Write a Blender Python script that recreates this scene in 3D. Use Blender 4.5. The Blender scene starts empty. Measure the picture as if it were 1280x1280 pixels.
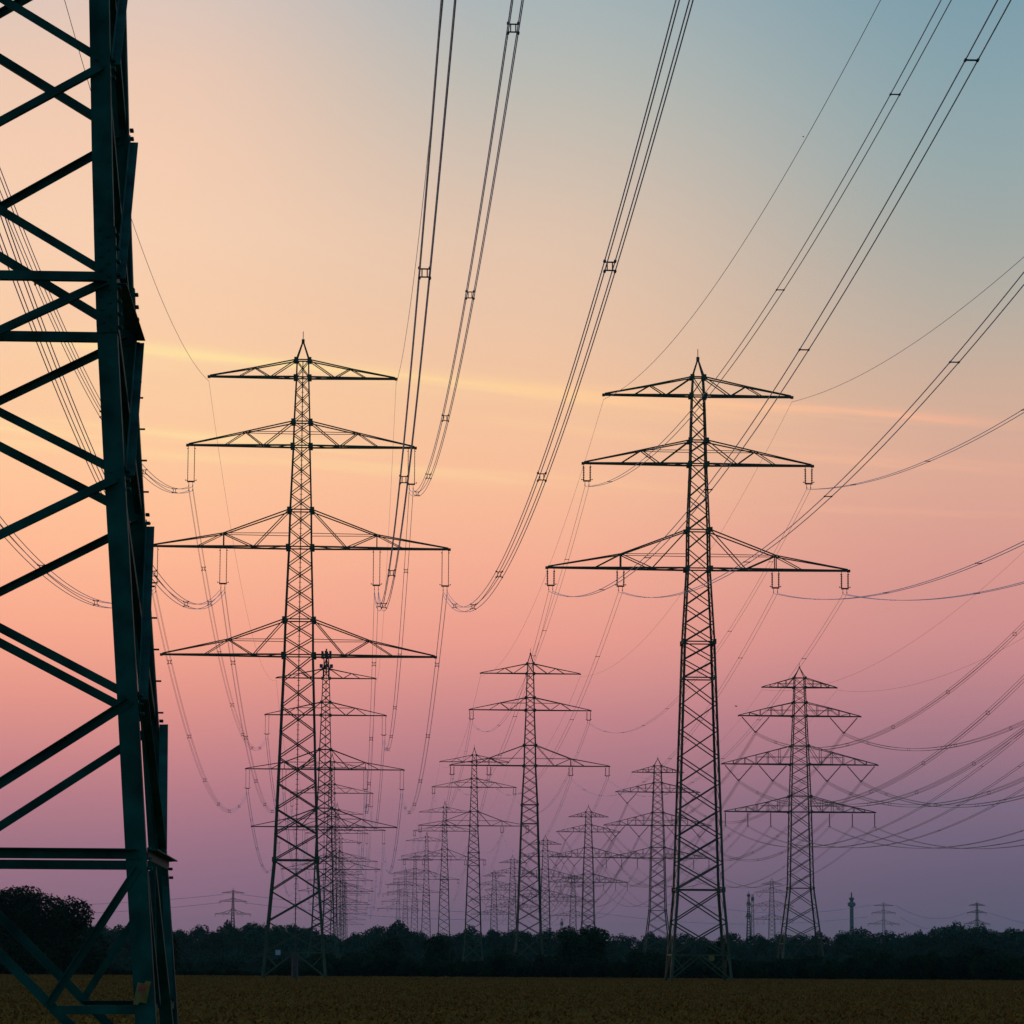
import bpy, math, random
from mathutils import Vector, Matrix

random.seed(7)
scene = bpy.context.scene
COL = scene.collection

# ------------------------------------------------------------------ camera
F = 4300.0                       # focal length in photograph pixels (1280 wide)
EYE = 2.0
PITCH = math.atan(560.0 / F)
ROLL = math.radians(0.35)
RIGHT = Vector((1, 0, 0))
FWD = Vector((0, math.cos(PITCH), math.sin(PITCH)))
UP = Vector((0, -math.sin(PITCH), math.cos(PITCH)))
CAM_R = RIGHT * math.cos(ROLL) + UP * math.sin(ROLL)
CAM_U = -RIGHT * math.sin(ROLL) + UP * math.cos(ROLL)
cam_data = bpy.data.cameras.new("camera")
cam_data.sensor_width = 36.0
cam_data.lens = F / 1280.0 * 36.0
cam_data.clip_start = 0.5
cam_data.clip_end = 60000
cam = bpy.data.objects.new("camera", cam_data)
COL.objects.link(cam)
cam.matrix_world = Matrix((
    (CAM_R.x, CAM_U.x, -FWD.x, 0), (CAM_R.y, CAM_U.y, -FWD.y, 0), (CAM_R.z, CAM_U.z, -FWD.z, EYE), (0, 0, 0, 1)))
scene.camera = cam


def at(px, py, Y):
    """Point of the world at forward distance Y that the survey of the photograph gives for a pixel."""
    a = (px - 640) / F
    b = (640 - py) / F
    d = FWD + CAM_R * a + CAM_U * b
    return Vector((0, 0, EYE)) + d * (Y / d.y)


# ------------------------------------------------------------------ materials
def srgb(r, g, b):
    f = lambda c: (c / 255 / 12.92) if c <= 10.31 else ((c / 255 + 0.055) / 1.055) ** 2.4
    return (f(r), f(g), f(b), 1.0)


def new_mat(name, base, rough=0.6, metal=0.0, vary=0.0, scale=3.0, spec=0.5, rand=0.0, bump=0.0, second=None):
    m = bpy.data.materials.new(name)
    m.use_nodes = True
    nt = m.node_tree
    p = nt.nodes["Principled BSDF"]
    p.inputs["Roughness"].default_value = rough
    p.inputs["Metallic"].default_value = metal
    p.inputs["Specular IOR Level"].default_value = spec
    p.inputs["Base Color"].default_value = (*base, 1)
    if vary or second or bump:
        geo = nt.nodes.new("ShaderNodeTexCoord")
        nz = nt.nodes.new("ShaderNodeTexNoise")
        nz.inputs["Scale"].default_value = scale
        nz.inputs["Detail"].default_value = 5
        nt.links.new(geo.outputs["Object"], nz.inputs["Vector"])
        rp = nt.nodes.new("ShaderNodeValToRGB")
        lo = tuple(c * (1 - vary) for c in base)
        hi = second if second else tuple(min(1, c * (1 + vary)) for c in base)
        rp.color_ramp.elements[0].position = 0.32
        rp.color_ramp.elements[1].position = 0.7
        rp.color_ramp.elements[0].color = (*lo, 1)
        rp.color_ramp.elements[1].color = (*hi, 1)
        nt.links.new(nz.outputs["Fac"], rp.inputs["Fac"])
        out = rp.outputs["Color"]
        if rand:
            oi = nt.nodes.new("ShaderNodeObjectInfo")
            mr = nt.nodes.new("ShaderNodeMapRange")
            mr.inputs["To Min"].default_value = 1 - rand
            mr.inputs["To Max"].default_value = 1 + rand
            nt.links.new(oi.outputs["Random"], mr.inputs["Value"])
            hs = nt.nodes.new("ShaderNodeHueSaturation")
            nt.links.new(mr.outputs["Result"], hs.inputs["Value"])
            nt.links.new(out, hs.inputs["Color"])
            out = hs.outputs["Color"]
        nt.links.new(out, p.inputs["Base Color"])
        if bump:
            bp = nt.nodes.new("ShaderNodeBump")
            bp.inputs["Strength"].default_value = bump
            nt.links.new(nz.outputs["Fac"], bp.inputs["Height"])
            nt.links.new(bp.outputs["Normal"], p.inputs["Normal"])
    return m


M_PAINT = new_mat("green_steel_paint", (0.004, 0.075, 0.052), 0.6, vary=0.5, scale=2.2, spec=0.12)
M_STEEL = new_mat("weathered_green_steel", (0.07, 0.095, 0.055), 0.6, vary=0.3, scale=0.4, spec=0.12)
M_BOLT = new_mat("bolt_steel", (0.02, 0.05, 0.045), 0.5, metal=0.3, vary=0.2)
M_WIRE = new_mat("aluminium_cable_fringe_blue", (0.05, 0.48, 0.92), 0.4, metal=0.0, vary=0.15, scale=0.3)  # blue lens fringe put into the base colour; the bare metal is grey
M_WIRE_DARK = new_mat("dark_cable", (0.06, 0.065, 0.055), 0.6, vary=0.15, scale=0.3)  # darker grey-brown than the other cables, so the right row stands out
M_SPACER = new_mat("dark_spacer_metal", (0.02, 0.025, 0.03), 0.6, vary=0.2)
M_INS = new_mat("brown_porcelain", (0.025, 0.022, 0.02), 0.35, vary=0.2)
M_ANT = new_mat("antenna_grey", (0.05, 0.055, 0.06), 0.6, vary=0.2)
M_POST = new_mat("galvanised_ladder", (0.07, 0.07, 0.06), 0.6, vary=0.3)
M_PLATE = new_mat("pale_plate", (0.45, 0.5, 0.5), 0.5, vary=0.1)
M_YELLOW = new_mat("yellow_sign_paint", (0.2, 0.165, 0.025), 0.6, vary=0.35, scale=9)
M_RED = new_mat("red_sign_paint", (0.5, 0.04, 0.03), 0.5, vary=0.3, scale=12)
M_LEAF = new_mat("leaves", (0.005, 0.031, 0.010), 0.8, vary=0.55, scale=0.35, spec=0.1, rand=0.35)
M_LEAF_FAR = new_mat("wood_leaves", (0.004, 0.046, 0.026), 0.85, vary=0.5, scale=0.3, spec=0.1, rand=0.35)
M_BARK = new_mat("bark", (0.03, 0.025, 0.02), 0.9, vary=0.3, scale=4)
M_FIELD = new_mat("ripe_wheat_soil", (0.24, 0.108, 0.022), 0.95, vary=0.35, scale=0.12, spec=0.0)
M_WHEAT = new_mat("ripe_wheat", (0.26, 0.118, 0.026), 0.95, vary=0.15, scale=0.25, spec=0.0)
M_GRASS = new_mat("meadow_grass", (0.006, 0.02, 0.014), 0.95, vary=0.4, scale=0.06, spec=0.0)
M_CONC = new_mat("concrete", (0.12, 0.12, 0.12), 0.8, vary=0.2, scale=0.2)
M_ROOF = new_mat("greenhouse_roof", (0.3, 0.36, 0.4), 0.4, vary=0.15, scale=0.2)
M_BIRD = new_mat("dark_feathers", (0.02, 0.02, 0.02), 0.8, vary=0.2)


# ------------------------------------------------------------------ mesh helpers
class MB:
    def __init__(s):
        s.v, s.f = [], []

    def bar(s, p, q, w, h=None, up=None):
        """square bar from p to q, w across and h along the hint."""
        p, q = Vector(p), Vector(q)
        h = h or w
        d = q - p
        if d.length < 1e-6:
            return
        d.normalize()
        up = Vector(up) if up is not None else Vector((0, 0, 1))
        if abs(d.dot(up)) > 0.98:
            up = Vector((0, 1, 0)) if abs(d.y) < 0.9 else Vector((1, 0, 0))
        a = d.cross(up).normalized()
        b = a.cross(d).normalized()
        n = len(s.v)
        for c in (p, q):
            for sa, sb in ((-1, -1), (1, -1), (1, 1), (-1, 1)):
                s.v.append(c + a * sa * w / 2 + b * sb * h / 2)
        s.f += [(n + 3, n + 2, n + 1, n), (n + 4, n + 5, n + 6, n + 7)]
        for i in range(4):
            j = (i + 1) % 4
            s.f.append((n + i, n + j, n + 4 + j, n + 4 + i))

    def angle(s, p, q, a, b, w, t=0.02):
        """angle iron: corner line p-q, one flange along a and one along b."""
        p, q, a, b = Vector(p), Vector(q), Vector(a), Vector(b)
        d = (q - p).normalized()
        a = (a - d * a.dot(d)).normalized()
        b = (b - d * b.dot(d)).normalized()
        prof = [(0, 0), (w, 0), (w, t), (t, t), (t, w), (0, w)]
        n = len(s.v)
        for c in (p, q):
            for x, y in prof:
                s.v.append(c + a * x + b * y)
        for i in range(6):
            j = (i + 1) % 6
            s.f.append((n + i, n + j, n + 6 + j, n + 6 + i))
        s.f += [(n, n + 1, n + 2, n + 3), (n, n + 3, n + 4, n + 5), (n + 6, n + 9, n + 8, n + 7), (n + 6, n + 11, n + 10, n + 9)]

    def tube(s, pts, r, k=6, caps=True):
        pts = [Vector(p) for p in pts]
        rs = r if isinstance(r, (list, tuple)) else [r] * len(pts)
        n = len(s.v)
        for i, p in enumerate(pts):
            d = (pts[min(i + 1, len(pts) - 1)] - pts[max(i - 1, 0)]).normalized()
            u = Vector((0, 0, 1)) if abs(d.z) < 0.9 else Vector((1, 0, 0))
            a = d.cross(u).normalized()
            b = a.cross(d)
            for j in range(k):
                t = 2 * math.pi * j / k
                s.v.append(p + (a * math.cos(t) + b * math.sin(t)) * rs[i])
        for i in range(len(pts) - 1):
            for j in range(k):
                j2 = (j + 1) % k
                s.f.append((n + i * k + j, n + i * k + j2, n + (i + 1) * k + j2, n + (i + 1) * k + j))
        if caps:
            s.f.append(tuple(n + j for j in reversed(range(k))))
            s.f.append(tuple(n + (len(pts) - 1) * k + j for j in range(k)))

    def box(s, c, sx, sy, sz):
        c = Vector(c)
        s.bar(c - Vector((0, 0, sz / 2)), c + Vector((0, 0, sz / 2)), sx, sy, up=(0, 1, 0))

    def mesh(s, name):
        me = bpy.data.meshes.new(name)
        me.from_pydata([tuple(v) for v in s.v], [], s.f)
        me.update()
        return me

    def build(s, name, mat, parent=None, smooth=False):
        me = s.mesh(name)
        me.materials.append(mat)
        if smooth:
            me.polygons.foreach_set("use_smooth", [True] * len(me.polygons))
        return link(name, me, parent)


def link(name, me, parent=None):
    o = bpy.data.objects.new(name, me)
    COL.objects.link(o)
    if parent is not None:
        o.parent = parent
    return o


def tag(o, label=None, cat=None, group=None, kind=None):
    if label: o["label"] = label
    if cat: o["category"] = cat
    if group: o["group"] = group
    if kind: o["kind"] = kind
    return o


def thing(name, loc, label, cat, group=None, rz=0.0):
    o = bpy.data.objects.new(name, None)
    o.empty_display_size = 0.5
    COL.objects.link(o)
    o.location = loc
    o.rotation_euler = (0, 0, rz)
    return tag(o, label, cat, group)


def copy_tree(o, parent=None):
    c = o.copy()
    COL.objects.link(c)
    if parent is not None:
        c.parent = parent
    for ch in list(o.children):
        copy_tree(ch, c)
    return c


# ------------------------------------------------------------------ the line direction
LINE = 0.0468                       # x drift per metre towards the camera
YAW = math.atan(LINE)               # every pylon stands square to its line
LD = Vector((-math.sin(YAW), math.cos(YAW), 0))
LR = Vector((math.cos(YAW), math.sin(YAW), 0))


def lerp(a, b, t):
    return a + (b - a) * t


class Spec:
    """heights (m), half widths of the lattice body, crossarms and what hangs from them."""

    def __init__(s, prof, arms, peak, spike, bend, foot_ring, dz=0.0, rings=(), ladder=True, thick=1.0):
        sh = lambda z: z - dz if z >= bend - 1e-6 else z * (bend - dz) / bend
        s.prof = [(sh(z), h) for z, h in prof]
        s.arms = []
        for a in arms:
            b = dict(a)
            for k in ('zb', 'zt', 'nz'):
                b[k] = a[k] - dz
            s.arms.append(b)
        s.peak, s.spike, s.bend = peak - dz, spike - dz, bend - dz
        s.foot = sh(foot_ring)
        s.rings = [sh(z) for z in rings]
        s.ladder, s.thick = ladder, thick

    def hw(s, z):
        P = s.prof
        for (z0, h0), (z1, h1) in zip(P, P[1:]):
            if z <= z1:
                return lerp(h0, h1, (z - z0) / (z1 - z0))
        return P[-1][1]


INS_LEN = {'long': 3.55, 'short': 1.6, 'vee': 3.0, 'single': 2.6}
INS_DROP = {'long': 4.35, 'short': 2.25, 'vee': 3.3, 'single': 2.75, None: 0.35}


def string_pts(p, q, r, discs):
    """long-rod insulator: shaft with sheds."""
    p, q = Vector(p), Vector(q)
    pts, rs = [], []
    n = discs
    for i in range(n):
        t = (i + 0.5) / n
        for dt, rr in ((-0.36, r * 0.55), (-0.12, r * 1.25), (0.12, r * 1.25), (0.36, r * 0.55)):
            pts.append(p.lerp(q, t + dt / n))
            rs.append(rr)
    return pts, rs


INS_CACHE = {}


def insulator_mesh(kind):
    if kind in INS_CACHE:
        return INS_CACHE[kind]
    m = MB()
    L = INS_LEN[kind]
    if kind in ('long', 'short'):
        for x in (-0.33, 0.33):
            m.bar((x, 0, 0), (x, 0, -0.22), 0.06)
            pts, rs = string_pts((x, 0, -0.2), (x, 0, -L), 0.042 if kind == 'long' else 0.08, 22 if kind == 'long' else 8)
            m.tube(pts, rs, 7)
            sx = 1 if x > 0 else -1
            m.bar((x, 0, -L), (x + sx * 0.22, 0, -L + 0.06), 0.04)
            m.tube([(x + sx * 0.2, 0, -L + 0.0), (x + sx * 0.2, 0, -L + 0.12)], 0.05, 6)
            m.tube([(x, 0, -0.18), (x + sx * 0.12, 0, -0.26)], 0.03, 5)
        m.box((0, 0, -L - 0.08), 0.78, 0.04, 0.16)
        for x in (-0.2, 0.2):
            m.bar((x, 0, -L - 0.1), (x, 0, -L - 0.55), 0.05)
            m.box((x, 0, -L - 0.52), 0.08, 0.3, 0.1)
            if kind == 'long':
                m.bar((x, 0, -L - 0.55), (x, 0, -L - 0.98), 0.035)
                m.box((x, 0, -L - 0.98), 0.08, 0.3, 0.1)
    elif kind == 'vee':
        for sx in (-1, 1):
            pts, rs = string_pts((sx * 2.7, 0, -0.15), (sx * 0.18, 0, -L), 0.115, 14)
            m.bar((sx * 2.78, 0, 0), (sx * 2.68, 0, -0.16), 0.06)
            m.tube(pts, rs, 7)
        m.box((0, 0, -L - 0.05), 0.5, 0.05, 0.25)
        m.box((0, 0, -L - 0.3), 0.5, 0.3, 0.08)
    else:
        m.bar((0, 0, 0), (0, 0, -0.2), 0.07)
        pts, rs = string_pts((0, 0, -0.15), (0, 0, -L), 0.11, 12)
        m.tube(pts, rs, 7)
        m.box((0, 0, -L - 0.1), 0.5, 0.3, 0.1)
    me = m.mesh("insulator")
    me.materials.append(M_INS)
    INS_CACHE[kind] = me
    return me


def make_leg(sp, sx, sy):
    m = MB()
    zs = [z for z, h in sp.prof]
    for z0, z1 in zip(zs, zs[1:]):
        h0, h1 = sp.hw(z0), sp.hw(z1)
        w = lerp(0.27, 0.13, min(1, (z0 + z1) / 2 / 62)) * sp.thick
        m.angle((sx * h0, sy * h0, z0), (sx * h1, sy * h1, z1), (-sx, 0, 0), (0, -sy, 0), w, 0.03)
        if 1 < z1 < zs[-1]:
            m.box((sx * (h1 - .06), sy * (h1 - .06), z1), 0.3, 0.3, 0.5)
    return m


def panel_levels(sp):
    marks = sorted(set([sp.foot, sp.bend] + [a['zb'] for a in sp.arms] + [a['zt'] for a in sp.arms] + sp.rings))
    out = []
    for z0, z1 in zip(marks, marks[1:]):
        w = sp.hw((z0 + z1) / 2) * 2
        n = max(1, round((z1 - z0) / ((0.85 + 0.42 * w) if z1 > sp.bend + .1 else 0.62 * w)))
        out += [lerp(z0, z1, i / n) for i in range(n)]
    return out + [marks[-1]], marks


def make_bracing(sp, face):
    """one lattice face: 0 front, 1 right, 2 back, 3 left."""
    rot = Matrix.Rotation(face * math.pi / 2, 3, 'Z')
    P = lambda x, z, off=0: rot @ Vector((x * sp.hw(z), -sp.hw(z) + 0.04 + off, z))
    m = MB()
    lv, marks = panel_levels(sp)
    for z0, z1 in zip(lv, lv[1:]):
        w = lerp(0.125, 0.085, min(1, z0 / 60)) * sp.thick
        m.bar(P(-1, z0), P(1, z1), w, 0.02, up=rot @ Vector((0, 1, 0)))
        m.bar(P(1, z0, .03), P(-1, z1, .03), w, 0.02, up=rot @ Vector((0, 1, 0)))
    for z in marks:
        m.bar(P(-1, z, .05), P(1, z, .05), 0.12 * sp.thick, 0.12)
    # foot: two diagonals from the middle of the lowest ring to the feet, with redundants
    zf = sp.foot
    for sx in (-1, 1):
        m.bar(P(0, zf), P(sx, 0.1), 0.11, 0.03, up=rot @ Vector((0, 1, 0)))
        m.bar(P(sx, zf), P(sx * 0.55, zf * 0.45), 0.08, 0.03, up=rot @ Vector((0, 1, 0)))
    return m


def make_arm(sp, a, sx):
    m = MB()
    zb, zt, nz = a['zb'], a['zt'], a['nz']
    hb, ht, S, nx = sp.hw(zb), sp.hw(zt), a['span'], a['nx']
    q = 0.16
    ybot = lambda x: lerp(hb, q, (x - hb) / (S - hb))
    ytop = lambda x: lerp(ht, q, (x - ht) / (S - ht))
    for sy in (-1, 1):
        B, T = (sx * hb, sy * hb, zb), (sx * ht, sy * ht, zt)
        tip = (sx * S, sy * q, zb)
        N = (sx * nx, sy * ytop(nx), nz)
        m.bar(B, tip, 0.14 * sp.thick, 0.17 * sp.thick)
        m.bar(T, N, 0.115 * sp.thick)
        m.bar(N, (sx * (S - .1), sy * q, zb + .12), 0.105 * sp.thick)
        if a['style'] == 'simple':
            mx = lerp(hb, nx, a.get('mid', 0.55))
            mid = (sx * mx, sy * ybot(mx), zb)
            out = (sx * lerp(nx, S, 0.36), sy * ybot(lerp(nx, S, 0.36)), zb)
            m.bar(T, mid, 0.09 * sp.thick)
            m.bar(N, mid, 0.09 * sp.thick)
            m.bar(N, out, 0.075 * sp.thick)
            if a.get('tie'):
                m.bar(N, (sx * sp.hw(nz), sy * sp.hw(nz), nz), 0.06)
            if a.get('post'):
                m.bar(N, (sx * nx, sy * ybot(nx), zb), 0.1)
        else:
            k = a.get('bays', 5)
            xs = [lerp(hb, S, i / k) for i in range(k + 1)]
            zu = lambda x: lerp(zt, nz, (x - ht) / (nx - ht)) if x < nx else lerp(nz, zb + .1, (x - nx) / (S - nx))
            for i in range(k):
                x0, x1 = xs[i], xs[i + 1]
                if i:
                    m.bar((sx * x0, sy * ybot(x0), zb), (sx * x0, sy * ytop(x0), zu(x0)), 0.1)
                if i < k - 1:
                    if i % 2 == 0:
                        m.bar((sx * x0, sy * ytop(x0), zu(x0)), (sx * x1, sy * ybot(x1), zb), 0.085)
                    else:
                        m.bar((sx * x0, sy * ybot(x0), zb), (sx * x1, sy * ytop(x1), zu(x1)), 0.085)
            zm = lerp(zb, nz, .75)
            m.bar((sx * hb, sy * hb, zm), (sx * nx, sy * ytop(nx), zm), 0.07)
    # plan bracing between the two bottom chords, and ties at the nodes
    k = 6
    for i in range(k):
        x0, x1 = lerp(hb, S, i / k), lerp(hb, S, (i + 1) / k)
        s0 = 1 if i % 2 else -1
        m.bar((sx * x0, s0 * ybot(x0), zb + .02), (sx * x1, -s0 * ybot(x1), zb + .02), 0.07)
    m.bar((sx * nx, -ytop(nx), nz), (sx * nx, ytop(nx), nz), 0.1)
    m.box((sx * S, 0, zb - .02), 0.28, 0.45, 0.24)
    for zz, hh in ((zb, hb), (zt, ht)):
        for sy in (-1, 1):
            m.box((sx * (hh + .02), sy * (hh + .02), zz), 0.42, 0.06, 0.5)
    return m


def make_peak(sp):
    m = MB()
    zt = sp.prof[-1][0]
    h = sp.prof[-1][1]
    for sx in (-1, 1):
        for sy in (-1, 1):
            m.bar((sx * h, sy * h, zt), (0, 0, sp.peak), 0.11)
    m.box((0, 0, sp.peak), 0.3, 0.3, 0.35)
    m.tube([(0, 0, sp.peak), (0, 0, sp.spike)], 0.04, 6)
    return m


def make_ladder(sp, top):
    m = MB()
    n = int(top / 0.5)
    y = lambda z: sp.hw(z) - 0.15
    pts = [(0, y(z), z) for z in [top * i / 12 for i in range(13)]]
    for p, q in zip(pts, pts[1:]):
        m.bar(p, q, 0.09)
    for i in range(1, n):
        z = 0.5 * i
        m.bar((-0.17, y(z), z), (0.17, y(z), z), 0.04)
    return m


def make_pylon(sp, name, label, cat="pylon"):
    root = thing(name, (0, 0, 0), label, cat, None, YAW)
    for sx in (-1, 1):
        for sy in (-1, 1):
            make_leg(sp, sx, sy).build("leg", M_STEEL, root)
    for f in range(4):
        make_bracing(sp, f).build("bracing", M_STEEL, root)
    make_peak(sp).build("peak", M_STEEL, root)
    if sp.ladder:
        make_ladder(sp, sp.prof[-1][0]).build("ladder", M_POST, root)
    for a in sp.arms:
        for sx in (-1, 1):
            o = make_arm(sp, a, sx).build("crossarm", M_STEEL, root)
            for kind, x in a['hang']:
                i = link("insulator", insulator_mesh(kind), o)
                i.location = (sx * x, 0, a['zb'] - 0.12)
    return root


def place(root, base, label, group=None, dup=True):
    o = copy_tree(root) if dup else root
    o.location = (base.x, base.y, 0)
    o["label"] = label
    if group: o["group"] = group
    return o


def attach(base, sp, ai, x):
    """where a cable hangs on the pylon at base: crossarm ai, signed offset x."""
    a = sp.arms[ai]
    kind = next((k for k, xx in a['hang'] if abs(xx - abs(x)) < 0.3), None)
    drop = INS_DROP[kind]
    return Vector((base.x, base.y, 0)) + LR * x + Vector((0, 0, a['zb'] - 0.12 - drop))


# ------------------------------------------------------------------ pylon families
prof_L = [(0, 3.25), (11.8, 2.26), (32.4, 1.54), (36.0, 1.48), (43.4, 1.22), (47.2, 1.15), (53.8, 0.91), (56.3, 0.86), (60.9, 0.69), (62.7, 0.65)]
arms_L = [
    dict(zb=60.9, zt=62.7, nz=61.85, nx=4.85, span=9.55, style='simple', hang=[], mid=0.62),
    dict(zb=53.8, zt=56.3, nz=55.2, nx=5.7, span=11.6, style='simple', tie=True, hang=[('long', 11.2)], mid=0.62),
    dict(zb=43.4, zt=47.2, nz=44.75, nx=7.77, span=15.15, style='simple', tie=True, post=True, hang=[('long', 14.75), ('long', 7.77)], mid=0.53),
    dict(zb=32.4, zt=36.0, nz=33.95, nx=7.1, span=13.85, style='simple', tie=True, hang=[], mid=0.55)]
SP_L = Spec(prof_L, arms_L, 64.7, 65.7, 11.8, 2.6)
arms_L2 = [dict(a) for a in arms_L]
for a in arms_L2:
    a['hang'] = [('long', x) for k, x in a['hang']]
SP_L2 = Spec(prof_L, arms_L2, 64.7, 65.7, 11.8, 2.6, dz=5.4)

prof_R = [(0, 3.1), (9.0, 2.36), (33.6, 1.58), (41.0, 1.17), (44.9, 1.13), (51.6, 0.86), (54.0, 0.82), (58.6, 0.69), (60.5, 0.58)]
arms_R = [
    dict(zb=58.6, zt=60.5, nz=59.6, nx=4.85, span=9.54, style='simple', hang=[], mid=0.62),
    dict(zb=51.6, zt=54.0, nz=52.95, nx=5.75, span=11.6, style='simple', tie=True, hang=[('short', 11.2)], mid=0.62),
    dict(zb=41.0, zt=44.9, nz=42.4, nx=7.8, span=15.2, style='simple', tie=True, post=True, hang=[('short', 14.8), ('short', 7.8)], mid=0.53)]
SP_R = Spec(prof_R, arms_R, 62.4, 63.4, 9.0, 2.6, rings=(30.0, 33.6), thick=1.05, ladder=False)
SP_M = Spec(prof_R, arms_R, 62.4, 63.4, 9.0, 2.6, dz=2.3, rings=(30.0, 33.6), ladder=False)

prof_C = [(0, 4.5), (16.4, 2.45), (31.4, 2.1), (34.5, 2.0), (40.8, 1.78), (44.5, 1.6), (50.4, 1.35), (53.1, 1.25), (56.1, 1.12), (58.0, 1.08)]
arms_C = [
    dict(zb=56.1, zt=58.0, nz=57.1, nx=4.2, span=7.46, style='truss', bays=4, hang=[]),
    dict(zb=50.4, zt=53.1, nz=51.9, nx=6.6, span=12.2, style='truss', bays=5, hang=[('vee', 8.8)]),
    dict(zb=40.8, zt=44.5, nz=42.7, nx=8.4, span=15.55, style='truss', bays=6, hang=[('vee', 12.2), ('vee', 5.4)]),
    dict(zb=31.4, zt=34.5, nz=33.0, nx=7.8, span=15.0, style='truss', bays=6, hang=[('single', 14.85), ('single', 10.4), ('single', 5.85)])]
SP_C = Spec(prof_C, arms_C, 60.1, 61.0, 16.4, 5.5, ladder=False, thick=1.2)


# ------------------------------------------------------------------ the near, cropped pylon
def near_pylon():
    DEPTH = 0.86
    DF = 41.2                                       # distance of its front face
    Xc = at(144.5, 400, DF).x - 2.52
    base = Vector((Xc, DF + 2.52 * DEPTH, 0))
    zof = lambda py: at(150, py, DF).z
    z_ring, z_875, z_592, z_342, z_70 = zof(1068), zof(875), zof(592), zof(342), zof(70)
    edges = [(1280, 194), (1068, 181.5), (875, 171), (592, 154.5), (400, 144.5), (200, 138.8), (0, 135)]
    prof = []
    for py, px in edges:
        h = 2.52
        for _ in range(3):
            p = at(px, py, base.y - h * DEPTH)
            h = (p.x - base.x) / (1 + LINE * DEPTH)
        prof.append((p.z, h))
    (z0, h0), (z1, h1) = prof[0], prof[1]
    prof.insert(0, (0.0, h0 + (h0 - h1) / (z1 - z0) * z0))
    zt, ht = prof[-1]
    dz = 2.3
    for z, h in prof_L[2:]:
        prof.append((z - dz, min(h, ht) if z < 40 else h))
    arms = []
    for a in arms_L:
        b = dict(a)
        arms.append(b)
    sp = Spec(prof_L, arms, 64.7, 65.7, 11.8, 2.6, dz=dz)
    sp.prof = prof
    sp.bend = z_342
    sp.foot = z_ring
    root = thing("transmission_pylon", (base.x, base.y, 0), "huge dark green lattice pylon cropped by the left edge of the photo, seen close up", "pylon", None, YAW)
    root.scale = (1, DEPTH, 1)
    hw = sp.hw

    def leg_bolts(m, z0, z1, sx, sy, n, flange):
        for i in range(n):
            z = lerp(z0, z1, (i + .5) / n)
            h = hw(z)
            for u in ((0.07, 0.17) if flange else (0.06, 0.12, 0.18)):
                if flange:
                    c = Vector((sx * (h - u), sy * (h + 0.012), z + (0.04 if u > .1 else -.04)))
                    m.tube([c, c + Vector((0, sy * 0.03, 0))], 0.02, 6)
                else:
                    c = Vector((sx * (h + 0.012), sy * (h - u), z))
                    m.tube([c, c + Vector((sx * 0.05, 0, 0))], 0.02, 6)

    for sx in (-1, 1):
        for sy in (-1, 1):
            m = MB()
            for (za, ha), (zb, hb) in zip(prof, prof[1:]):
                w = 0.245 if zb < 31 else 0.2
                m.angle((sx * ha, sy * ha, za), (sx * hb, sy * hb, zb), (-sx, 0, 0), (0, -sy, 0), w, 0.024)
            for z in (z_ring, z_875, z_592, z_70):
                leg_bolts(m, z - .22, z + .12, sx, sy, 3, False)
                leg_bolts(m, z - .1, z + .1, sx, sy, 1, True)
            if sx > 0 and sy > 0:
                for i in range(14):
                    z = 4.4 + i * 0.42
                    c = Vector((hw(z), hw(z) - .06, z))
                    m.tube([c, c + Vector((.07, 0, 0))], 0.014, 6)
            leg = m.build("leg", M_PAINT, root)
            # splice plates at the bend, and bolts at the joints
            s = MB()
            za, zb = zof(412), zof(278)
            zk = zof(400)
            s.bar((sx * (hw(za) - .12), sy * (hw(za) + .008), za), (sx * (hw(zk) - .12), sy * (hw(zk) + .008), zk), 0.25, 0.02, up=(0, 1, 0))
            s.bar((sx * (hw(zk) - .12), sy * (hw(zk) + .008), zk), (sx * (hw(zb) - .12), sy * (hw(zb) + .008), zb), 0.25, 0.02, up=(0, 1, 0))
            s.bar((sx * (hw(za) + .008), sy * (hw(za) - .12), za), (sx * (hw(zk) + .008), sy * (hw(zk) - .12), zk), 0.02, 0.24, up=(0, 1, 0))
            s.bar((sx * (hw(zk) + .008), sy * (hw(zk) - .12), zk), (sx * (hw(zb) + .008), sy * (hw(zb) - .12), zb), 0.02, 0.24, up=(0, 1, 0))
            leg_bolts(s, za, zb, sx, sy, 8, True)
            leg_bolts(s, za, zb, sx, sy, 8, False)
            s.build("splice_plate", M_PAINT, leg)

    lv = [z_875, z_592, z_342, z_70]
    step = z_70 - z_342
    zz = z_70
    while zz + step * .9 < 30:
        zz += step * .97
        lv.append(zz)
    upper = [30.1, 33.7, 41.1, 44.9, 51.5, 54.0, 58.6, 60.4]
    for zu in upper:
        n = max(1, round((zu - lv[-1]) / 2.0))
        z0 = lv[-1]
        lv += [lerp(z0, zu, (i + 1) / n) for i in range(n)]
    for face in range(4):
        rot = Matrix.Rotation(face * math.pi / 2, 3, 'Z')
        out = rot @ Vector((0, -1, 0))
        tan = rot @ Vector((1, 0, 0))
        P = lambda x, z, off=0.0, ins=0.1: rot @ Vector((x * (hw(z) - ins), -hw(z) - off, z))
        NP = "diagonal_brace"

        def member(name, p, q, w, outside, flip=1):
            m = MB()
            d = (q - p).normalized()
            n = out.cross(d).normalized() * flip
            m.angle(p - n * w / 2, q - n * w / 2, n, out if outside else -out, w, 0.014)
            return m.build(name, M_PAINT, root)

        for z0, z1 in zip(lv, lv[1:]):
            if z0 > 29.9:
                break
            member("diagonal_brace", P(-1, z0 + .05, .005), P(1, z1 - .05, .005), 0.115, True)
            member("diagonal_brace", P(1, z0 + .05, -.03), P(-1, z1 - .05, -.03), 0.105, False)
        m = MB()
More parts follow.
